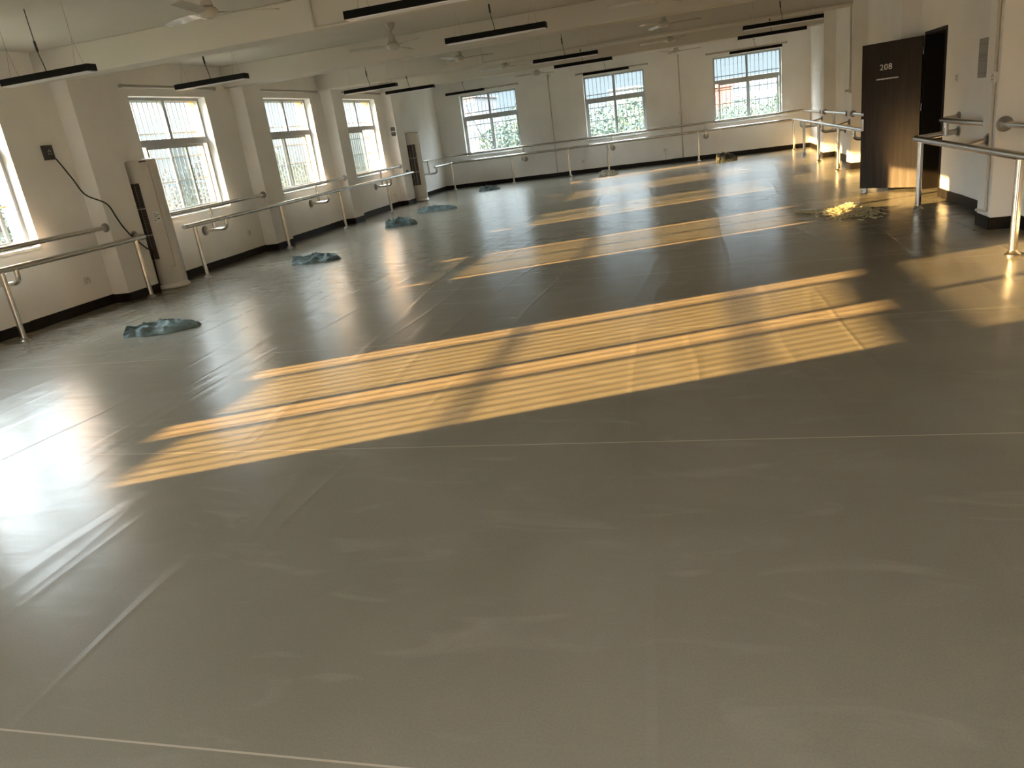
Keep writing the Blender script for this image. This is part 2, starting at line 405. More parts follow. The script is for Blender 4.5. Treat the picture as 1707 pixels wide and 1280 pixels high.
lw_d = [(True, True), (True, True), (True, True), (True, True), (True, True)]
for (a, c), s_, l_, dd in zip(LW, lw_s, lw_l, lw_d):
    window(wi, (XL, a, ZS), (0, 1, 0), (-1, 0, 0), c - a, s_, l_, dd); wi += 1
bw_l = ['leftmost barred window of the far wall with a slanting brace outside', 'middle barred window of the far wall filled with green trees', 'rightmost barred window of the far wall showing a red building']
bw_s = [((0, .53), (.47, 1.0)), ((0.0, .52), (.48, 1.0)), ((0.05, .54), (.49, .99))]
for i, ((a, c), s_, l_) in enumerate(zip(BW, bw_s, bw_l)):
    window(wi, (a, YB, ZS), (1, 0, 0), (0, 1, 0), c - a, s_, l_, brace=(i == 0)); wi += 1

# curtain rods over the windows
def curtain_rod(p0, p1, nrm, label):
    p0, p1, nrm = Vector(p0), Vector(p1), Vector(nrm)
    o = empty('curtain_rod', p0); tag(o, label, 'curtain rod', 'curtain rods above the windows')
    MB().tube([p0, p1], 0.022, 10).build('rod', M_rod, o, smooth=True)
    for p, q in ((p0, p1), (p1, p0)):
        d = (q - p).normalized()
        MB().tube([p - d * .02, p + d * .02], 0.027, 10).build('end_cap', M_rod, o, smooth=True)
        MB().tube([p + d * .08, p + d * .08 - nrm * .085], 0.012, 8).build('bracket', M_plast, o, smooth=True)
for (a, c), l_ in zip(LW[2:], ('white curtain rod over the window behind the nearer air conditioner', 'white curtain rod over the second full window of the left wall', 'white curtain rod over the last window of the left wall')):
    curtain_rod((XL + .09, a - .2, 2.745), (XL + .09, c + .18, 2.745), (1, 0, 0), l_)
for (a, c), l_ in zip(BW, ('white curtain rod over the leftmost window of the far wall', 'white curtain rod over the middle window of the far wall', 'white curtain rod over the rightmost window of the far wall')):
    curtain_rod((a - .16, YB - .09, 2.73), (c + .12, YB - .09, 2.73), (0, -1, 0), l_)

# ------------------------------------------------------------------ barres
RZ, WZ, BZ = 0.786, 0.985, 0.62
R1 = 0.033
def flange(p, nrm, parent, r=0.058):
    p = Vector(p); nrm = Vector(nrm)
    return MB().tube([p, p + nrm * .014], r, 16).tube([p + nrm * .014, p + nrm * .03], r * .72, 16).build('flange', M_flange, parent, smooth=True)
def post(x, y, parent):
    o = MB().tube([(x, y, 0.012), (x, y, RZ)], 0.030, 16).build('post', M_steel, parent, smooth=True, loc=(x, y, 0))
    MB().lathe([(0.058, 0.0005), (0.058, 0.012), (0.042, 0.022), (0.034, 0.045)], (x, y, 0), 18).build('foot_flange', M_flange, o, smooth=True)
def bracket(wallp, frontp, parent, midtop):
    """tube out of the wall at BZ, bending up to the front rail, with a stub up to the wall rail"""
    a = Vector(wallp); f_ = Vector(frontp)
    o = MB().tube(round_path([a, (f_.x, f_.y, a.z), (f_.x, f_.y, RZ)], .10), 0.028, 14).build('bracket', M_steel, parent, smooth=True)
    m_ = Vector(midtop)
    MB().tube([(m_.x, m_.y, a.z), m_], 0.024, 12).build('upright', M_steel, o, smooth=True)
    d = (Vector((f_.x, f_.y, a.z)) - a).normalized(); flange(a, d, o, 0.075)
def rail(name, pts, parent, r=R1, rad=.1):
    return MB().tube(round_path(pts, rad), r, 16).build(name, M_steel, parent, smooth=True)

XLF, XLWL = -7.27, -7.50
# left, near section
b1 = empty('ballet_barre', (XLF, 4.0, 0)); tag(b1, 'steel double ballet barre on left wall, nearest section ending at the nearer air conditioner', 'ballet barre')
fr_ = rail('front_rail', [(XL + .25, 2.0, RZ), (XLF, 2.0, RZ), (XLF, 8.70, RZ), (XL + .25, 8.70, RZ + .03)], b1, rad=.05)
flange((XL + .25, 8.70, RZ + .03), (1, 0, 0), fr_)
wr1 = rail('wall_rail', [(XLWL, 4.9, WZ), (XLWL, 8.31, WZ)], b1, .03); flange((XLWL, 8.31, WZ), (0, -1, 0), wr1); flange((XLWL, 4.9, WZ), (0, 1, 0), wr1)
for y in (4.0, 6.42, 8.50): post(XLF, y, b1)
bracket((XL, 6.6, BZ), (XLF, 6.6, RZ), b1, (XLWL, 6.6, WZ))
# left, long section
b2 = empty('ballet_barre', (XLF, 9.76, 0)); tag(b2, 'steel double ballet barre on left wall between the two air conditioners', 'ballet barre')
fr_ = rail('front_rail', [(XLF, 9.52, RZ), (XLF, 19.0, RZ), (XL + .25, 19.0, RZ + .03)], b2, rad=.05); flange((XL + .25, 19.0, RZ + .03), (1, 0, 0), fr_)
for y0, y1 in ((9.42, 12.15), (12.72, 15.46), (15.95, 18.75)):
    q = rail('wall_rail', [(XLWL, y0, WZ), (XLWL, y1, WZ)], b2, .03); flange((XLWL, y1, WZ), (0, -1, 0), q)
    if y0 > 10: flange((XLWL, y0, WZ), (0, 1, 0), q)
for y in (9.763, 12.233, 14.611, 17.163): post(XLF, y, b2)
for y in (10.55, 14.10, 17.42): bracket((XL, y, BZ), (XLF, y, RZ), b2, (XLWL, y, WZ))
# far barre: from the far left corner along the far wall to the right corner
YBF, YBW = 22.30, 22.61
b3 = empty('ballet_barre', (-2.6, YBF, 0)); tag(b3, 'long steel double ballet barre running along the far wall under its windows', 'ballet barre')
rail('front_rail', [(XLF, 20.73, RZ), (XLF, YBF, RZ), (2.35, YBF, RZ)], b3, rad=.12)
q = rail('wall_rail', [(XLWL, 20.45, WZ), (XLWL, YBW, WZ), (XR - .2, YBW, WZ)], b3, .03, rad=.12)
for x in (-7.27, -5.42, -3.72, -2.59, -0.09, 2.405): post(x, YBF, b3)
bracket((XL, 20.85, BZ), (XLF, 20.85, RZ), b3, (XLWL, 20.85, WZ))
for x in (-5.10, -2.49, 0.13): bracket((x, YB, BZ), (x, YBF, RZ), b3, (x, YBW, WZ))
# right, far section
XRF, XRW = 2.426, 2.66
b4 = empty('ballet_barre', (XRF, 17.0, 0)); tag(b4, 'steel double ballet barre on right wall from far corner to the open door', 'ballet barre')
fr_ = rail('front_rail', [(XRF - .02, 22.2, RZ), (XRF, 22.0, RZ), (XRF, 12.75, RZ)], b4, rad=.05)
for y in (15.52, 18.88):
    MB().tube([(XRF, y, RZ + .01), (XR - .245, y, RZ + .05)], .026, 12).build('column_tie', M_steel, fr_, smooth=True); flange((XR - .245, y, RZ + .05), (-1, 0, 0), fr_)
for y0, y1 in ((19.12, 22.5), (15.80, 18.70), (12.30, 15.36)):
    q = rail('wall_rail', [(XRW, y0, WZ - .01), (XRW, y1, WZ - .01)], b4, .03); flange((XRW, y0, WZ - .01), (0, 1, 0), q)
    if y1 < 20: flange((XRW, y1, WZ - .01), (0, -1, 0), q)
for y in (20.37, 17.91, 15.41, 13.0): post(XRF, y, b4)
for y in (20.98, 17.42, 13.88): bracket((XR, y, BZ), (XRF, y, RZ), b4, (XRW, y, WZ))
# right, near section
b5 = empty('ballet_barre', (XRF, 9.83, 0)); tag(b5, 'steel double ballet barre nearest on the right, ending beside the doorway', 'ballet barre')
fr_ = rail('front_rail', [(XR, 10.07, RZ + .03), (XRF, 10.12, RZ), (XRF, 3.6, RZ)], b5, rad=.07); flange((XR, 10.07, RZ + .03), (-1, 0, 0), fr_)
MB().tube([(XRF, 8.30, RZ), (XR - .245, 8.30, RZ + .04)], .026, 12).build('column_tie', M_steel, fr_, smooth=True); flange((XR - .245, 8.30, RZ + .04), (-1, 0, 0), fr_)
q = rail('wall_rail', [(XR, 10.08, WZ - .01), (2.72, 10.20, WZ - .03), (2.72, 8.49, WZ - .03)], b5, .03, rad=.06); flange((XR, 10.08, WZ - .01), (-1, 0, 0), q)
q = rail('wall_rail', [(2.70, 8.13, WZ - .02), (2.70, 4.8, WZ - .02)], b5, .03); flange((2.70, 8.13, WZ - .02), (0, -1, 0), q, .07)
MB().tube([(2.72, 9.98, RZ + .01), (2.72, 9.98, WZ - .03)], .028, 12).build('upright', M_steel, b5, smooth=True)
for y in (9.83, 6.906, 4.1): post(XRF, y, b5)

# ------------------------------------------------------------------ door
MB().box((XR - .012, DOOR[1] - .045, 0), (XR + T + .01, DOOR[1], DOOR[2])).box((XR - .012, DOOR[0], 0), (XR + T + .01, DOOR[0] + .045, DOOR[2])) \
    .box((XR - .012, DOOR[0] + .045, DOOR[2] - .045), (XR + T + .01, DOOR[1] - .045, DOOR[2])).build('door_1', M_dframe)
tag(bpy.data.objects['door_1'], 'dark brown door frame around the black doorway', 'door frame', kind='structure')
hinge = Vector((2.845, 11.60, 0.035)); free = Vector((2.215, 12.12, 0.035))
dv = (free - hinge); DL = dv.length; dv.normalize(); dn = Vector((dv.y, -dv.x, 0))       # dn toward ...
if dn.y > 0: dn = -dn
door = empty('door_leaf', hinge); tag(door, 'dark brown wooden door leaf numbered 208 standing wide open', 'door', kind=None)
DH = 1.925
def dbox(mb, s0, s1, t0, t1, z0, z1, mi=0):
    c = [hinge + dv * s + dn * t + Vector((0, 0, z)) for z in (z0, z1) for s, t in ((s0, t0), (s1, t0), (s1, t1), (s0, t1))]
    mb.add(c, [(0, 3, 2, 1), (4, 5, 6, 7), (0, 1, 5, 4), (1, 2, 6, 5), (2, 3, 7, 6), (3, 0, 4, 7)], mi)
m = MB(); dbox(m, 0, DL, -.02, .02, 0, DH); m.build('panel', M_door, door, bevel=.003)
m = MB(); dbox(m, DL - .002, DL + .004, -.012, .012, .84, 1.05); m.build('lock_plate', M_steel, door)
m = MB(); dbox(m, DL - .045, DL - .01, .02, .026, .80, .96); dbox(m, DL - .045, DL - .01, .02, .032, 1.0, 1.04); m.build('lock', M_steel, door, bevel=.002)
m = MB(); dbox(m, .30, .60, .02, .034, 1.452, 1.468); m.build('number_bar', M_digit, door, bevel=.002)
m = MB(); dbox(m, DL - .10, DL - .04, -.016, .016, -.034, 0); m.build('door_stopper', M_steel, door, bevel=.002)
for z in (.25, 1.0, 1.7):
    MB().tube([hinge + Vector((0.004, 0.0, z)), hinge + Vector((0.004, 0.0, z + .09))], .009, 10).build('hinge', M_steel, door, smooth=True)
cu = bpy.data.curves.new('tmp', 'FONT'); cu.body = '208'; cu.size = 0.105; cu.extrude = 0.004; cu.align_x = 'CENTER'; cu.space_character = 1.12
to = bpy.data.objects.new('tmp', cu); COL.objects.link(to)
bpy.context.view_layer.update()
me = bpy.data.meshes.new_from_object(to.evaluated_get(bpy.context.evaluated_depsgraph_get())); bpy.data.objects.remove(to)
# reading direction as seen from the room: from the free edge to the hinge
ex = -dv; ez = Vector((0, 0, 1)); ey = dn
o_ = hinge + dv * .475 + dn * .025 + Vector((0, 0, 1.575))
MT = Matrix(((ex.x, ez.x, ey.x, o_.x), (ex.y, ez.y, ey.y, o_.y), (ex.z, ez.z, ey.z, o_.z), (0, 0, 0, 1)))
me.transform(MT); me.transform(Matrix.Translation(-hinge)); me.materials.clear(); me.materials.append(M_digit)
no = bpy.data.objects.new('room_number', me); COL.objects.link(no); no.parent = door; no['label'] = 'silver numerals 208'

# ------------------------------------------------------------------ air conditioners
def air_conditioner(x, y, rz, label, sticker):
    H_ = 1.775; R_ = 0.205
    o = empty('air_conditioner', (x, y, 0)); tag(o, label, 'air conditioner', 'floor-standing air conditioners')
    def P(a, r, z): a = a + rz; return (x + r * math.cos(a), y + r * math.sin(a), z)
    # body: rounded tower, angle 0 = front (towards rz)
    MB().lathe([(.185, .05), (.20, .08), (.20, H_ - .05), (.19, H_ - .015), (.15, H_)], (x, y, 0), 48).build('body', M_ac, o, smooth=True)
    MB().lathe([(.215, 0.001), (.225, .02), (.20, .06), (.19, .07)], (x, y, 0), 48).build('base', M_ac, o, smooth=True)
    m = MB(); g0, g1, z0, z1 = -.62, .62, .42, 1.48
    rows, cols = 3, 3
    for i in range(rows):
        for j in range(cols):
            a0 = g0 + (g1 - g0) * (j + .06) / cols; a1 = g0 + (g1 - g0) * (j + .94) / cols
            q0 = z0 + (z1 - z0) * (i + .03) / rows; q1 = z0 + (z1 - z0) * (i + .97) / rows
            n_ = 5; vs = []; fs = []
            for k in range(n_ + 1):
                a = a0 + (a1 - a0) * k / n_
                vs += [P(a, .2025, q0), P(a, .2025, q1), P(a, .196, q0), P(a, .196, q1)]
            for k in range(n_):
                e_ = 4 * k; fs += [(e_, e_ + 4, e_ + 5, e_ + 1), (e_ + 1, e_ + 5, e_ + 7, e_ + 3), (e_, e_ + 2, e_ + 6, e_ + 4)]
            fs += [(0, 1, 3, 2), (4 * n_, 4 * n_ + 2, 4 * n_ + 3, 4 * n_ + 1)]
            m.add(vs, fs)
    gr_ = m.build('air_grille', M_acdark, o)
    m = MB()
    for k in range(28):
        z = z0 + (z1 - z0) * (k + .5) / 28
        m.tube([P(g0 + (g1 - g0) * t / 10, .2045, z) for t in range(11)], .0035, 5)
    m.build('louvre', mat('louvre_slat', (.17, .15, .13), .5), gr_)
    # seam line of the front panel, top display, sticker
    s0 = g1 + .35
    m = MB(); m.tube([P(s0 + .55, .2005, .30), P(s0 + .55, .2005, H_ - .07)], .003, 5)
    m.tube([P(s0 + .55 + (k - 5) * .06, .2005, .30) for k in range(6)], .003, 5)
    m.build('panel_seam', mat('seam_grey', (.3, .28, .25), .6), o)
    m = MB()
    vs = []
    for k in range(6):
        a = s0 + k * .09; vs += [P(a, .2022, H_ - .045), P(a, .2022, H_ - .028)]
    m.add(vs, [(2 * k, 2 * k + 2, 2 * k + 3, 2 * k + 1) for k in range(5)]); m.build('display', M_acdark, o)
    if sticker:
        m = MB(); vs = []
        for k in range(6):
            a = s0 - .02 + k * .08; vs += [P(a, .2035, .93), P(a, .2035, 1.07)]
        m.add(vs, [(2 * k, 2 * k + 2, 2 * k + 3, 2 * k + 1) for k in range(5)]); st = m.build('energy_label', M_paper, o)
        m = MB()
        for z, a0, a1, hh in ((1.045, .02, .2, .008), (1.025, .02, .36, .006), (1.008, .05, .3, .006), (.985, .02, .16, .006), (.968, .2, .37, .014), (.95, .03, .13, .012)):
            vs = []
            for k in range(4):
                a = s0 - .02 + a0 + (a1 - a0) * k / 3; vs += [P(a, .2045, z), P(a, .2045, z + hh)]
            m.add(vs, [(2 * k, 2 * k + 2, 2 * k + 3, 2 * k + 1) for k in range(3)])
        m.build('label_print', M_ink, st)
    return o
air_conditioner(-7.45, 9.22, math.radians(-112), 'white round floor-standing air conditioner with a label, nearer one beside the window', True)
air_conditioner(-7.40, 19.60, math.radians(-84), 'white floor-standing air conditioner with dark grille standing near the far left corner', False)

# ------------------------------------------------------------------ ceiling fans
def fan(x, y, a0, label, zb=2.80):
    o = empty('ceiling_fan', (x, y, ZC)); tag(o, label, 'ceiling fan', 'white three-bladed ceiling fans')
    MB().lathe([(.03, -.09), (.055, -.06), (.07, -.02), (.07, -.0005)], (x, y, ZC), 20).build('canopy', M_fan, o, smooth=True)
    MB().tube([(x, y, ZC - .08), (x, y, zb + .09)], .014, 10).build('rod', M_fan, o, smooth=True)
    MB().lathe([(.018, .17), (.03, .16), (.05, .09), (.055, .06)][::-1], (x, y, zb), 20).build('rod_cover', M_fan, o, smooth=True)
    MB().lathe([(.03, -.040), (.065, -.032), (.088, -.01), (.092, .015), (.075, .045), (.045, .06)], (x, y, zb), 28).build('motor', M_fan, o, smooth=True)
    for k in range(3):
        a = math.radians(a0 + 120 * k); d = Vector((math.cos(a), math.sin(a), 0)); s_ = Vector((-d.y, d.x, 0))
        st = [(.09, .025, .0), (.16, .05, .0), (.24, .058, .004), (.45, .056, .004), (.585, .05, .0), (.615, .03, -.002)]
        vs = []; fs = []; c0 = Vector((x, y, zb + .01))
        for r_, w_, dz in st:
            for sg, tz in ((1, .010), (-1, -.010)):
                p = c0 + d * r_ + s_ * (w_ * sg) + Vector((0, 0, dz + tz)); vs += [p + Vector((0, 0, .002)), p - Vector((0, 0, .002))]
        for i in range(len(st) - 1):
            q = 4 * i; fs += [(q, q + 4, q + 6, q + 2), (q + 1, q + 3, q + 7, q + 5), (q, q + 1, q + 5, q + 4), (q + 2, q + 6, q + 7, q + 3)]
        fs += [(0, 2, 3, 1), (4 * (len(st) - 1), 4 * (len(st) - 1) + 1, 4 * (len(st) - 1) + 3, 4 * (len(st) - 1) + 2)]
        MB().add(vs, fs).build('blade', M_fan, o)
for x, y, a, l_ in ((-4.14, 6.5, 40, 'nearest white ceiling fan, cut by the top edge above the left window'),
                    (-4.10, 10.75, -34, 'white ceiling fan on a rod, second from the viewer in the left row'),
                    (-4.10, 13.9, 10, 'white ceiling fan, third from the viewer in the left row'),
                    (-4.06, 17.2, 50, 'white ceiling fan, fourth from the viewer in the left row'),
                    (-4.10, 20.9, 55, 'farthest white ceiling fan of the left row, before the far wall'),
                    (-0.48, 10.7, 60, 'white ceiling fan at the top edge, nearest visible of the right row'),
                    (-0.52, 13.9, 115, 'white ceiling fan, second visible of the right row'),
                    (-0.53, 17.2, 60, 'white ceiling fan, third visible of the right row'),
                    (-0.52, 20.9, 110, 'farthest white ceiling fan of the right row, before the far wall')):
    fan(x, y, a, l_)

# ------------------------------------------------------------------ linear lamps
def lamp(x0, x1, y, label, z=2.50):
    o = empty('linear_pendant_lamp', ((x0 + x1) / 2, y, z)); tag(o, label, 'pendant lamp', 'black linear pendant lamps')
    MB().box((x0, y - .058, z), (x1, y + .058, z + .060)).build('housing', M_black, o, bevel=.003)
    MB().box((x0 + .012, y - .050, z - .010), (x1 - .012, y + .050, z + .001)).build('diffuser', M_diff, o)
    for fx in (.13, .87):
        xx = x0 + (x1 - x0) * fx
        m = MB().tube([(xx, y, z + .30), (xx, y, ZC)], .0016, 5).tube([(xx - .05, y, z + .062), (xx, y, z + .30), (xx + .05, y, z + .062)], .0016, 5)
        m.build('suspension_wire', M_thin, o)
    xx = x0 + (x1 - x0) * .5
    MB().tube([(xx, y, z + .05), (xx - .012, y, z + .14), (xx - .03, y, z + .22), (xx - .035, y, z + .3), (xx - .04, y, ZC)], .0045, 6) \
        .tube([(xx - .03, y, z + .24), (xx - .036, y, z + .33)], .011, 6).build('power_cable', M_wire, o)
for a in ((-6.35, -5.34, 6.33, 'black linear lamp cut by the left edge of the picture'),
          (-6.28, -5.29, 8.80, 'black linear lamp hanging before the window by the nearer air conditioner'),
          (-2.72, -1.50, 6.20, 'largest black linear lamp, crossing the top edge of the picture'),
          (-2.74, -1.58, 8.87, 'black linear lamp hanging behind the largest lamp in the middle row'),
          (-6.26, -5.24, 13.60, 'black linear lamp before the last window of the left wall'),
          (-6.18, -5.14, 15.38, 'black linear lamp of the left row, second from the far wall'),
          (-6.14, -5.14, 19.2, 'black linear lamp overlapping the leftmost window of the far wall'),
          (-2.70, -1.60, 13.55, 'upper black linear lamp of the three above the middle far window'),
          (-2.69, -1.57, 15.50, 'black linear lamp in the middle of the three above the middle far window'),
          (-2.70, -1.60, 19.5, 'black linear lamp touching the top of the middle far window'),
          (0.71, 1.90, 13.53, 'upper black linear lamp of the three above the rightmost far window'),
          (0.72, 1.90, 15.53, 'black linear lamp in the middle of the three above the rightmost far window'),
          (0.73, 1.90, 19.9, 'black linear lamp touching the top of the rightmost far window')):
    lamp(*a)

# ------------------------------------------------------------------ conduits, boxes and sockets
def conduit(paths, label, r=.014):
    m = MB()
    for p in paths: m.tube(round_path(p, .02), r, 8)
    o = m.build('cable_conduit', M_cond, None, smooth=True, loc=paths[0][0]); tag(o, label, 'cable conduit')
conduit([[(-3.95, 8.112, ZC - .012), (-3.95, 8.112, 2.79), (XR - .27, 8.112, 2.79), (XR - .262, 8.21, 2.78), (XR - .262, 8.21, 1.43)],
         [(XR - .262, 8.21, 1.33), (XR - .262, 8.21, .17), (XR - .262, 8.46, .15)], [(-3.95, 8.112, 2.79), (-3.75, 8.112, 2.785)]],
        'white cable conduit along the nearest beam and down the nearest right column')
conduit([[(-4.07, 15.352, ZC - .012), (-4.07, 15.352, 2.80), (XR - .27, 15.34, 2.80), (XR - .262, 15.45, 2.78), (XR - .262, 15.45, 1.43)]],
        'white cable conduit along the far beam and down the column left of the open door')
conduit([[(-.52, YB - .012, 2.85), (-.52, YB - .012, 1.38)], [(-.52, YB - .012, 1.29), (-.52, YB - .012, .12)]], 'white cable conduit on far wall between the middle and rightmost windows')
conduit([[(-4.18, YB - .012, 2.85), (-4.18, YB - .012, 1.41)], [(-4.18, YB - .012, 1.31), (-4.18, YB - .012, .12)]], 'white cable conduit on far wall between the leftmost and middle windows')
def socket(p, nrm, w_, h_, label, cat='socket', dark=False, proud=.03, slots=True, name='wall_socket'):
    p, nrm = Vector(p), Vector(nrm); u = Vector((-nrm.y, nrm.x, 0))
    def B(mb, u0, u1, z0, z1, d0, d1):
        c = [p + u * a + nrm * d + Vector((0, 0, z)) for z in (z0, z1) for a, d in ((u0, d0), (u1, d0), (u1, d1), (u0, d1))]
        mb.add(c, [(0, 3, 2, 1), (4, 5, 6, 7), (0, 1, 5, 4), (1, 2, 6, 5), (2, 3, 7, 6), (3, 0, 4, 7)])
    o = empty(name, p); tag(o, label, cat)
    m = MB(); B(m, -w_ / 2, w_ / 2, -h_ / 2, h_ / 2, 0, proud); m.build('box', M_slot if dark else M_plast, o, bevel=.003)
    if slots:
        m = MB()
        for uu, zz in ((-.018, .012), (.018, .012), (-.018, -.016), (.018, -.016), (0, .026)):
            B(m, uu - .004, uu + .004, zz - .007, zz + .007, proud, proud + .002)
        m.build('slots', M_plast if dark else M_slot, o)
    return o
socket((-.52, YB, 1.335), (0, -1, 0), .11, .09, 'white switch box on the conduit left of the rightmost far window', 'switch', name='wall_switch')
socket((-4.18, YB, 1.36), (0, -1, 0), .11, .09, 'white switch box on the conduit right of the leftmost far window', 'switch', name='wall_switch')
for x, z, l_ in ((-3.39, .35, 'white socket low on far wall below the middle window'), (-1.02, .387, 'white socket low on far wall right of the middle window')):
    o = socket((x, YB, z), (0, -1, 0), .10, .09, l_)
    MB().tube([(x, YB - .008, z - .045), (x, YB - .008, .12)], .007, 6).build('conduit_stub', M_plast, o)
socket((XL, 7.95, .386), (1, 0, 0), .10, .09, 'white socket low on left wall under the nearest barre', proud=.012)
socket((XL, 11.73, .40), (1, 0, 0), .10, .09, 'white socket low on left wall behind the second barre post', proud=.012)
socket((XL, 18.5, .31), (1, 0, 0), .10, .09, 'white socket low on left wall before the farther air conditioner', proud=.012)
socket((XR - .245, 8.21, 1.38), (-1, 0, 0), .09, .09, 'white socket box on the conduit of the nearest right column', proud=.035)
o = socket((XR - .245, 15.45, 1.38), (-1, 0, 0), .09, .09, 'white socket box on the far right column with a plug in it', proud=.035)
MB().box((XR - .35, 15.42, 1.36), (XR - .28, 15.48, 1.40)).build('plug', M_plast, o, bevel=.004)
socket((XR, 10.25, 1.40), (-1, 0, 0), .10, .09, 'flush white light switch on right wall beside the doorway', 'switch', proud=.01, name='light_switch')
socket((XR, 16.6, .42), (-1, 0, 0), .10, .09, 'white socket low on right wall between the two far columns', proud=.012)
# black outlets with cables
o = socket((XL, 7.94, 1.963), (1, 0, 0), .13, .17, 'black outlet high on left wall with a cable plugged in', dark=True, name='power_outlet', cat='outlet', proud=.05)
cab = [(XL + .06, 7.96, 1.90), (XL + .05, 8.02, 1.86), (XL + .06, 8.16, 1.62), (XL + .10, 8.24, 1.42), (XL + .29, 8.33, 1.28), (XL + .285, 8.43, 1.11), (XL + .28, 8.50, .98), (XL + .28, 8.60, .84),
       (XL + .28, 8.72, .72), (XL + .28, 8.83, .62), (XL + .28, 8.93, .56), (XL + .20, 9.0, .48), (XL + .16, 9.03, .2), (XL + .16, 9.04, .06)]
def smoothc(pts, n=6):
    P = [Vector(p) for p in pts]; P = [P[0]] + P + [P[-1]]; out = []
    for i in range(1, len(P) - 2):
        for k in range(n):
            t = k / n; a, b_, c, d = P[i - 1], P[i], P[i + 1], P[i + 2]
            out.append(0.5 * ((2 * b_) + (c - a) * t + (2 * a - 5 * b_ + 4 * c - d) * t * t + (3 * b_ - a - 3 * c + d) * t ** 3))
    return out + [P[-2]]
m = MB().tube(smoothc(cab), .009, 8).build('power_cable', M_wire, None, smooth=True, loc=cab[0]); tag(m, 'black cable sagging from the high outlet to the nearer air conditioner', 'cable')
o = socket((-7.52, 18.75, 1.90), (0, -1, 0), .10, .09, 'upper black outlet on the pilaster before the farther air conditioner', dark=True, name='power_outlet', cat='outlet', proud=.04)
socket((-7.52, 18.75, 1.78), (0, -1, 0), .10, .09, 'lower black outlet on the pilaster before the farther air conditioner', dark=True, name='power_outlet', cat='outlet', proud=.04)

# notice board on the right wall
o = empty('wall_notice', (XR, 9.45, 1.56)); tag(o, 'grey ruled notice board on right wall behind the nearest column', 'notice')
MB().box((XR, 9.10, 1.375), (XR - .012, 9.52, 1.76)).build('panel', M_notice, o, bevel=.002)
m = MB()
for z, h_ in ((1.70, .004), (1.60, .004), (1.585, .003), (1.57, .003), (1.54, .004), (1.42, .004)):
    m.box((XR - .0125, 9.12, z), (XR - .0135, 9.50, z + h_))
m.build('ruled_lines', M_ink, o)

# ------------------------------------------------------------------ cloths on the floor
def cloth(x, y, L_, W_, H_, rz, seed, material, label, folds=3, name='floor_cloth'):
    rnd = random.Random(seed); nu, nv = 90, 44; vs = []; fs = []
    off = Vector((seed * 7.3, seed * 3.1, 0)); c, s = math.cos(rz), math.sin(rz)
    skew = rnd.uniform(-.25, .25); tip = rnd.uniform(.35, .7)
    for j in range(nv + 1):
        for i in range(nu + 1):
            u = i / nu * 2 - 1; v = j / nv * 2 - 1
            # outline: blunt at one end, tapering at the other
            wid = (1 - abs(u) ** 3 * .35) * (1 - tip * max(0, u) ** 2.2)
            px = u * L_ / 2 * (1 + .06 * mnoise.noise(Vector((u, v * 2, 1)) + off)); py = v * W_ / 2 * wid + skew * W_ * u * .5
            px += .03 * mnoise.noise(Vector((v * 3, u * 2, 5)) + off); py += .05 * mnoise.noise(Vector((u * 2.2, v, 3)) + off)
            env = max(0.0, (1 - u ** 10) * (1 - v ** 10)) ** .35
            wx = u * 2.4 + 1.1 * mnoise.noise(Vector((u * 1.2, v * 1.2, 9)) + off); wy = v * 2.0 + 1.3 * mnoise.noise(Vector((u * 1.2, v * 1.2, 19)) + off)
            r1 = (1 - abs(math.sin(wy * 2.1 + wx * .55))) ** 1.6
            r2 = (1 - abs(math.sin(wx * 2.6 - wy * 1.2 + seed))) ** 2.0
            r3 = (1 - abs(mnoise.noise(Vector((u * 7, v * 6, 6)) + off)) * 3.0)
            lay = (1 if v > -.35 + .35 * mnoise.noise(Vector((u * 2, 0, 8)) + off) else 0) + (1 if u * .8 + v * .6 > .1 + .3 * mnoise.noise(Vector((v * 2, 3, 8)) + off) else 0)
            h = 1.3 * H_ * env * (.22 + .17 * lay + .42 * r1 + .30 * r2 * (.5 - .5 * u) + .12 * max(0, r3))
            h *= (1 - .45 * max(0, u)) 
            px += .5 * h * mnoise.noise(Vector((u * 3, v * 3, 12)) + off); py -= .30 * h * r1
            z = .003 + h
            if i in (0, nu) or j in (0, nv): z = .002
            vs.append((x + px * c - py * s, y + px * s + py * c, z))
    for j in range(nv):
        for i in range(nu):
            a = j * (nu + 1) + i; fs.append((a, a + 1, a + nu + 2, a + nu + 1))
    m = MB().add(vs, fs); o = m.build(name, material, None, smooth=False, loc=(x, y, 0))
    for p in o.data.polygons: p.use_smooth = True
    tag(o, label, 'cloth', 'crumpled cloths on the floor'); return o
cloth(-5.50, 6.45, .76, .34, .085, math.radians(22), 3, M_cloth, 'crumpled blue-grey cloth on floor, nearest and largest')
cloth(-5.72, 10.30, .74, .36, .095, math.radians(10), 11, M_cloth, 'crumpled blue-grey cloth on floor, second from the viewer')
cloth(-5.80, 14.05, .60, .42, .12, math.radians(18), 17, M_cloth, 'crumpled blue-grey cloth with a raised peak, third from the viewer')
cloth(-5.84, 16.45, .86, .45, .085, math.radians(-4), 23, M_cloth, 'crumpled blue-grey cloth nearest the farther air conditioner')
cloth(-5.74, 20.65, .56, .40, .10, math.radians(5), 29, M_cloth, 'small blue-grey cloth on floor under the leftmost far window')
cloth(-2.45, 20.85, .46, .40, .12, math.radians(30), 31, M_cloth2, 'pale crumpled cloth on floor under the middle far window')
cloth(.62, 21.15, .50, .42, .17, math.radians(0), 37, M_cloth3, 'dark mottled heap of rag under the rightmost far window')

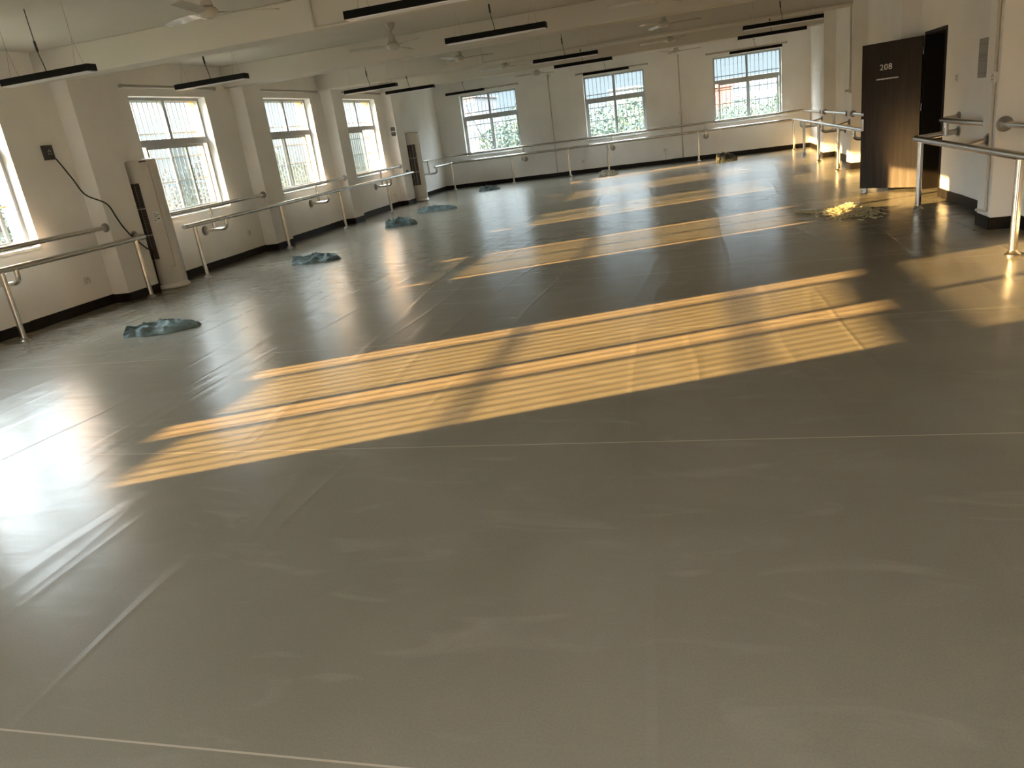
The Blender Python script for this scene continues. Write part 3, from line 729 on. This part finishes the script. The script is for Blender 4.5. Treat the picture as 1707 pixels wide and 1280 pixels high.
# ------------------------------------------------------------------ straw heap
rnd = random.Random(8); m = MB()
cx, cy = 1.70, 10.0
for i in range(1100):
    a = rnd.uniform(0, 2 * math.pi); q = abs(rnd.gauss(0, .42)); q = min(q, 1.15)
    x = cx + math.cos(a) * q * .36; y = cy + math.sin(a) * q * .52
    if i % 7 == 0: t = rnd.random(); x = cx - .1 - t * .40 + rnd.gauss(0, .03); y = cy + .1 + t * .36 + rnd.gauss(0, .05); q = .8
    hgt = max(0, .13 * (1 - q / .9)) * rnd.random() ** .7 + .004
    ln = rnd.uniform(.04, .11); b_ = rnd.uniform(0, math.pi); d = Vector((math.cos(b_), math.sin(b_), rnd.uniform(-.35, .35) if hgt > .02 else 0)) * ln * .5
    cpt = Vector((x, y, hgt)); bend = Vector((-d.y, d.x, abs(rnd.gauss(0, .012)))) * rnd.uniform(-.5, .5)
    p0 = cpt - d; p2 = cpt + d; p1 = cpt + bend
    for p in (p0, p1, p2): p.z = max(.004, p.z)
    m.tube([p0, p1, p2], rnd.uniform(.003, .0055), 4)
o = m.build('straw_heap', M_straw, None, loc=(cx, cy, 0)); tag(o, 'heap of pale straw strips swept together on floor before the door', 'straw heap', kind='stuff')

# ------------------------------------------------------------------ outside
M_grass = mat('outside_ground', (0.045, 0.055, 0.03), 0.95, noise=(.2, .3))
g = MB().box((-160, -60, -4.2), (160, 220, -4.0)).build('ground', M_grass); tag(g, 'green and grey ground outside far below the windows', 'ground', kind='structure')
leafA = mat('leaves_green', (0.013, 0.032, 0.018), 0.7, noise=(1.5, .35)); leafB = mat('leaves_pale', (0.022, 0.043, 0.027), 0.8, noise=(1.2, .3)); leafC = mat('leaves_haze_tint', (0.040, 0.060, 0.062), 0.85, noise=(1.2, .2))  # third leaf colour is bluer and paler: distance haze mixed in
def tree_meshes(seed, n_leaf, size, big):
    rnd = random.Random(seed); m = MB()
    blobs = [(Vector((rnd.gauss(0, .42), rnd.gauss(0, .42), rnd.uniform(-.6, .75))), rnd.uniform(.35, .62)) for _ in range(11)]
    for i in range(n_leaf):
        c, r_ = rnd.choice(blobs)
        d = Vector((rnd.gauss(0, 1), rnd.gauss(0, 1), rnd.gauss(0, 1))).normalized() * r_ * rnd.uniform(.7, 1.03)
        p = (c + d) * big
        a = Vector((rnd.gauss(0, 1), rnd.gauss(0, 1), rnd.gauss(0, 1))).normalized(); b_ = a.orthogonal().normalized(); b_.rotate(Matrix.Rotation(rnd.uniform(0, 6), 3, a))
        c2 = a.cross(b_); sz = size * rnd.uniform(.6, 1.3)
        m.add([p - b_ * sz, p + c2 * sz * .5, p + b_ * sz, p - c2 * sz * .5], [(0, 1, 2, 3)])
    return m
protoC = []
for sd in range(3):
    me = bpy.data.meshes.new('crown'); mm = tree_meshes(sd + 1, 12000, .075, 2.1); me.from_pydata(mm.v, [], mm.f); protoC.append(me)
def tree(x, y, ztop, sc, material, label, k):
    z0 = -4.0; zc = ztop - 1.15 * 2.1 * sc
    o = empty('tree', (x, y, z0)); tag(o, label, 'tree', 'row of ' + label)
    me = protoC[k % 3]
    key = me.name + material.name
    m2 = bpy.data.meshes.get(key)
    if m2 is None: m2 = me.copy(); m2.name = key; m2.materials.append(material)
    c = bpy.data.objects.new('crown', m2); COL.objects.link(c); c.parent = o; c.location = (0, 0, zc - z0); c.scale = (sc, sc, sc); c.rotation_euler = (0, 0, k * 1.3)
    MB().tube([(x, y, z0), (x + .1, y, (z0 + zc) / 2), (x, y, zc + .3)], .16 * sc, 8, r2=.06 * sc).build('trunk', M_bark, o)
rt = random.Random(12); k = 0
spots = []
for i in range(9): spots.append((-15.5 - rt.uniform(0, 2), 7 + i * 4.0 + rt.uniform(-.5, .5), rt.uniform(1.2, 2.1), rt.uniform(.95, 1.2), leafA if i < 3 else leafB, 'green tree outside the left windows'))
for i in range(8): spots.append((-25 - rt.uniform(0, 3), 16 + i * 4.5, rt.uniform(1.6, 2.6), 1.3, leafC, 'pale haze-tinted tree farther outside the left windows'))
for x, y, zt in ((-11.5, 33, 0.9), (-8.6, 31, 1.35), (-13.8, 38, 1.5), (-16, 44, 1.4)): spots.append((x, y, zt - .45, 1.2, leafB, 'pale green tree outside the leftmost far window'))
for x, y, zt in ((-6.4, 34, 1.8), (-4.6, 33, 2.05), (-2.9, 34.5, 1.9), (-3.7, 30, 1.3), (-5.4, 29.5, 1.0), (-8.2, 40, 2.2), (-1.4, 33, 1.3)): spots.append((x, y, zt + .45, 1.1, leafA, 'bushy green tree outside the middle far window'))
for x, y, zt in ((1.6, 37, 1.2), (4.2, 37, 1.75), (6.4, 38, 1.8), (0.9, 33, .75), (3.6, 32, 1.1), (.2, 41, .9), (2.9, 41, 1.6), (5.6, 42, 2.0)): spots.append((x, y, zt + .45, 1.0, leafB, 'low green tree outside the rightmost far window'))
order = {}
for s_ in spots:
    order[s_[5]] = order.get(s_[5], 0) + 1
    tree(*s_, k); k += 1
# buildings, with distance haze put into the facade colours
def building(x0, x1, y0, y1, z1, m_, mw_, label, rows, cols, group=None):
    o = empty('building', ((x0 + x1) / 2, y0, -4.0)); tag(o, label, 'building')
    MB().box((x0, y0, -4), (x1, y1, z1)).box((x0 - .2, y0 - .2, z1), (x1 + .2, y1 + .2, z1 + .25)).build('wall', m_, o)
    for i in range(rows):
        for j in range(cols):
            zz = z1 - .9 - i * 1.5; xx = x0 + (x1 - x0) * (j + .5) / cols; ww = (x1 - x0) / cols * .28
            MB().box((xx - ww, y0 - .04, zz - .45), (xx + ww, y0 + .05, zz + .35)).build('window', mw_, o)
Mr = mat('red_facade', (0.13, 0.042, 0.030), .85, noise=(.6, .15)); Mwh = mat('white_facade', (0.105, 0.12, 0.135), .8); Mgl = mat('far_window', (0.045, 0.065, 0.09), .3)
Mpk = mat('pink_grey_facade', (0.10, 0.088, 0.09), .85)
building(-1.5, 2.35, 62, 72, 2.45, Mr, Mpk, 'red building seen through the rightmost far window', 0, 0)
building(2.2, 16, 92, 102, 3.45, Mwh, Mgl, 'long white building with rows of windows behind the rightmost far window', 3, 12)
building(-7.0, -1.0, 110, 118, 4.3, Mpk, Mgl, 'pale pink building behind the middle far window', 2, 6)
building(-34, -24, 85, 95, 5.4, Mpk, Mgl, 'pale haze-tinted building behind the leftmost far window', 3, 8)
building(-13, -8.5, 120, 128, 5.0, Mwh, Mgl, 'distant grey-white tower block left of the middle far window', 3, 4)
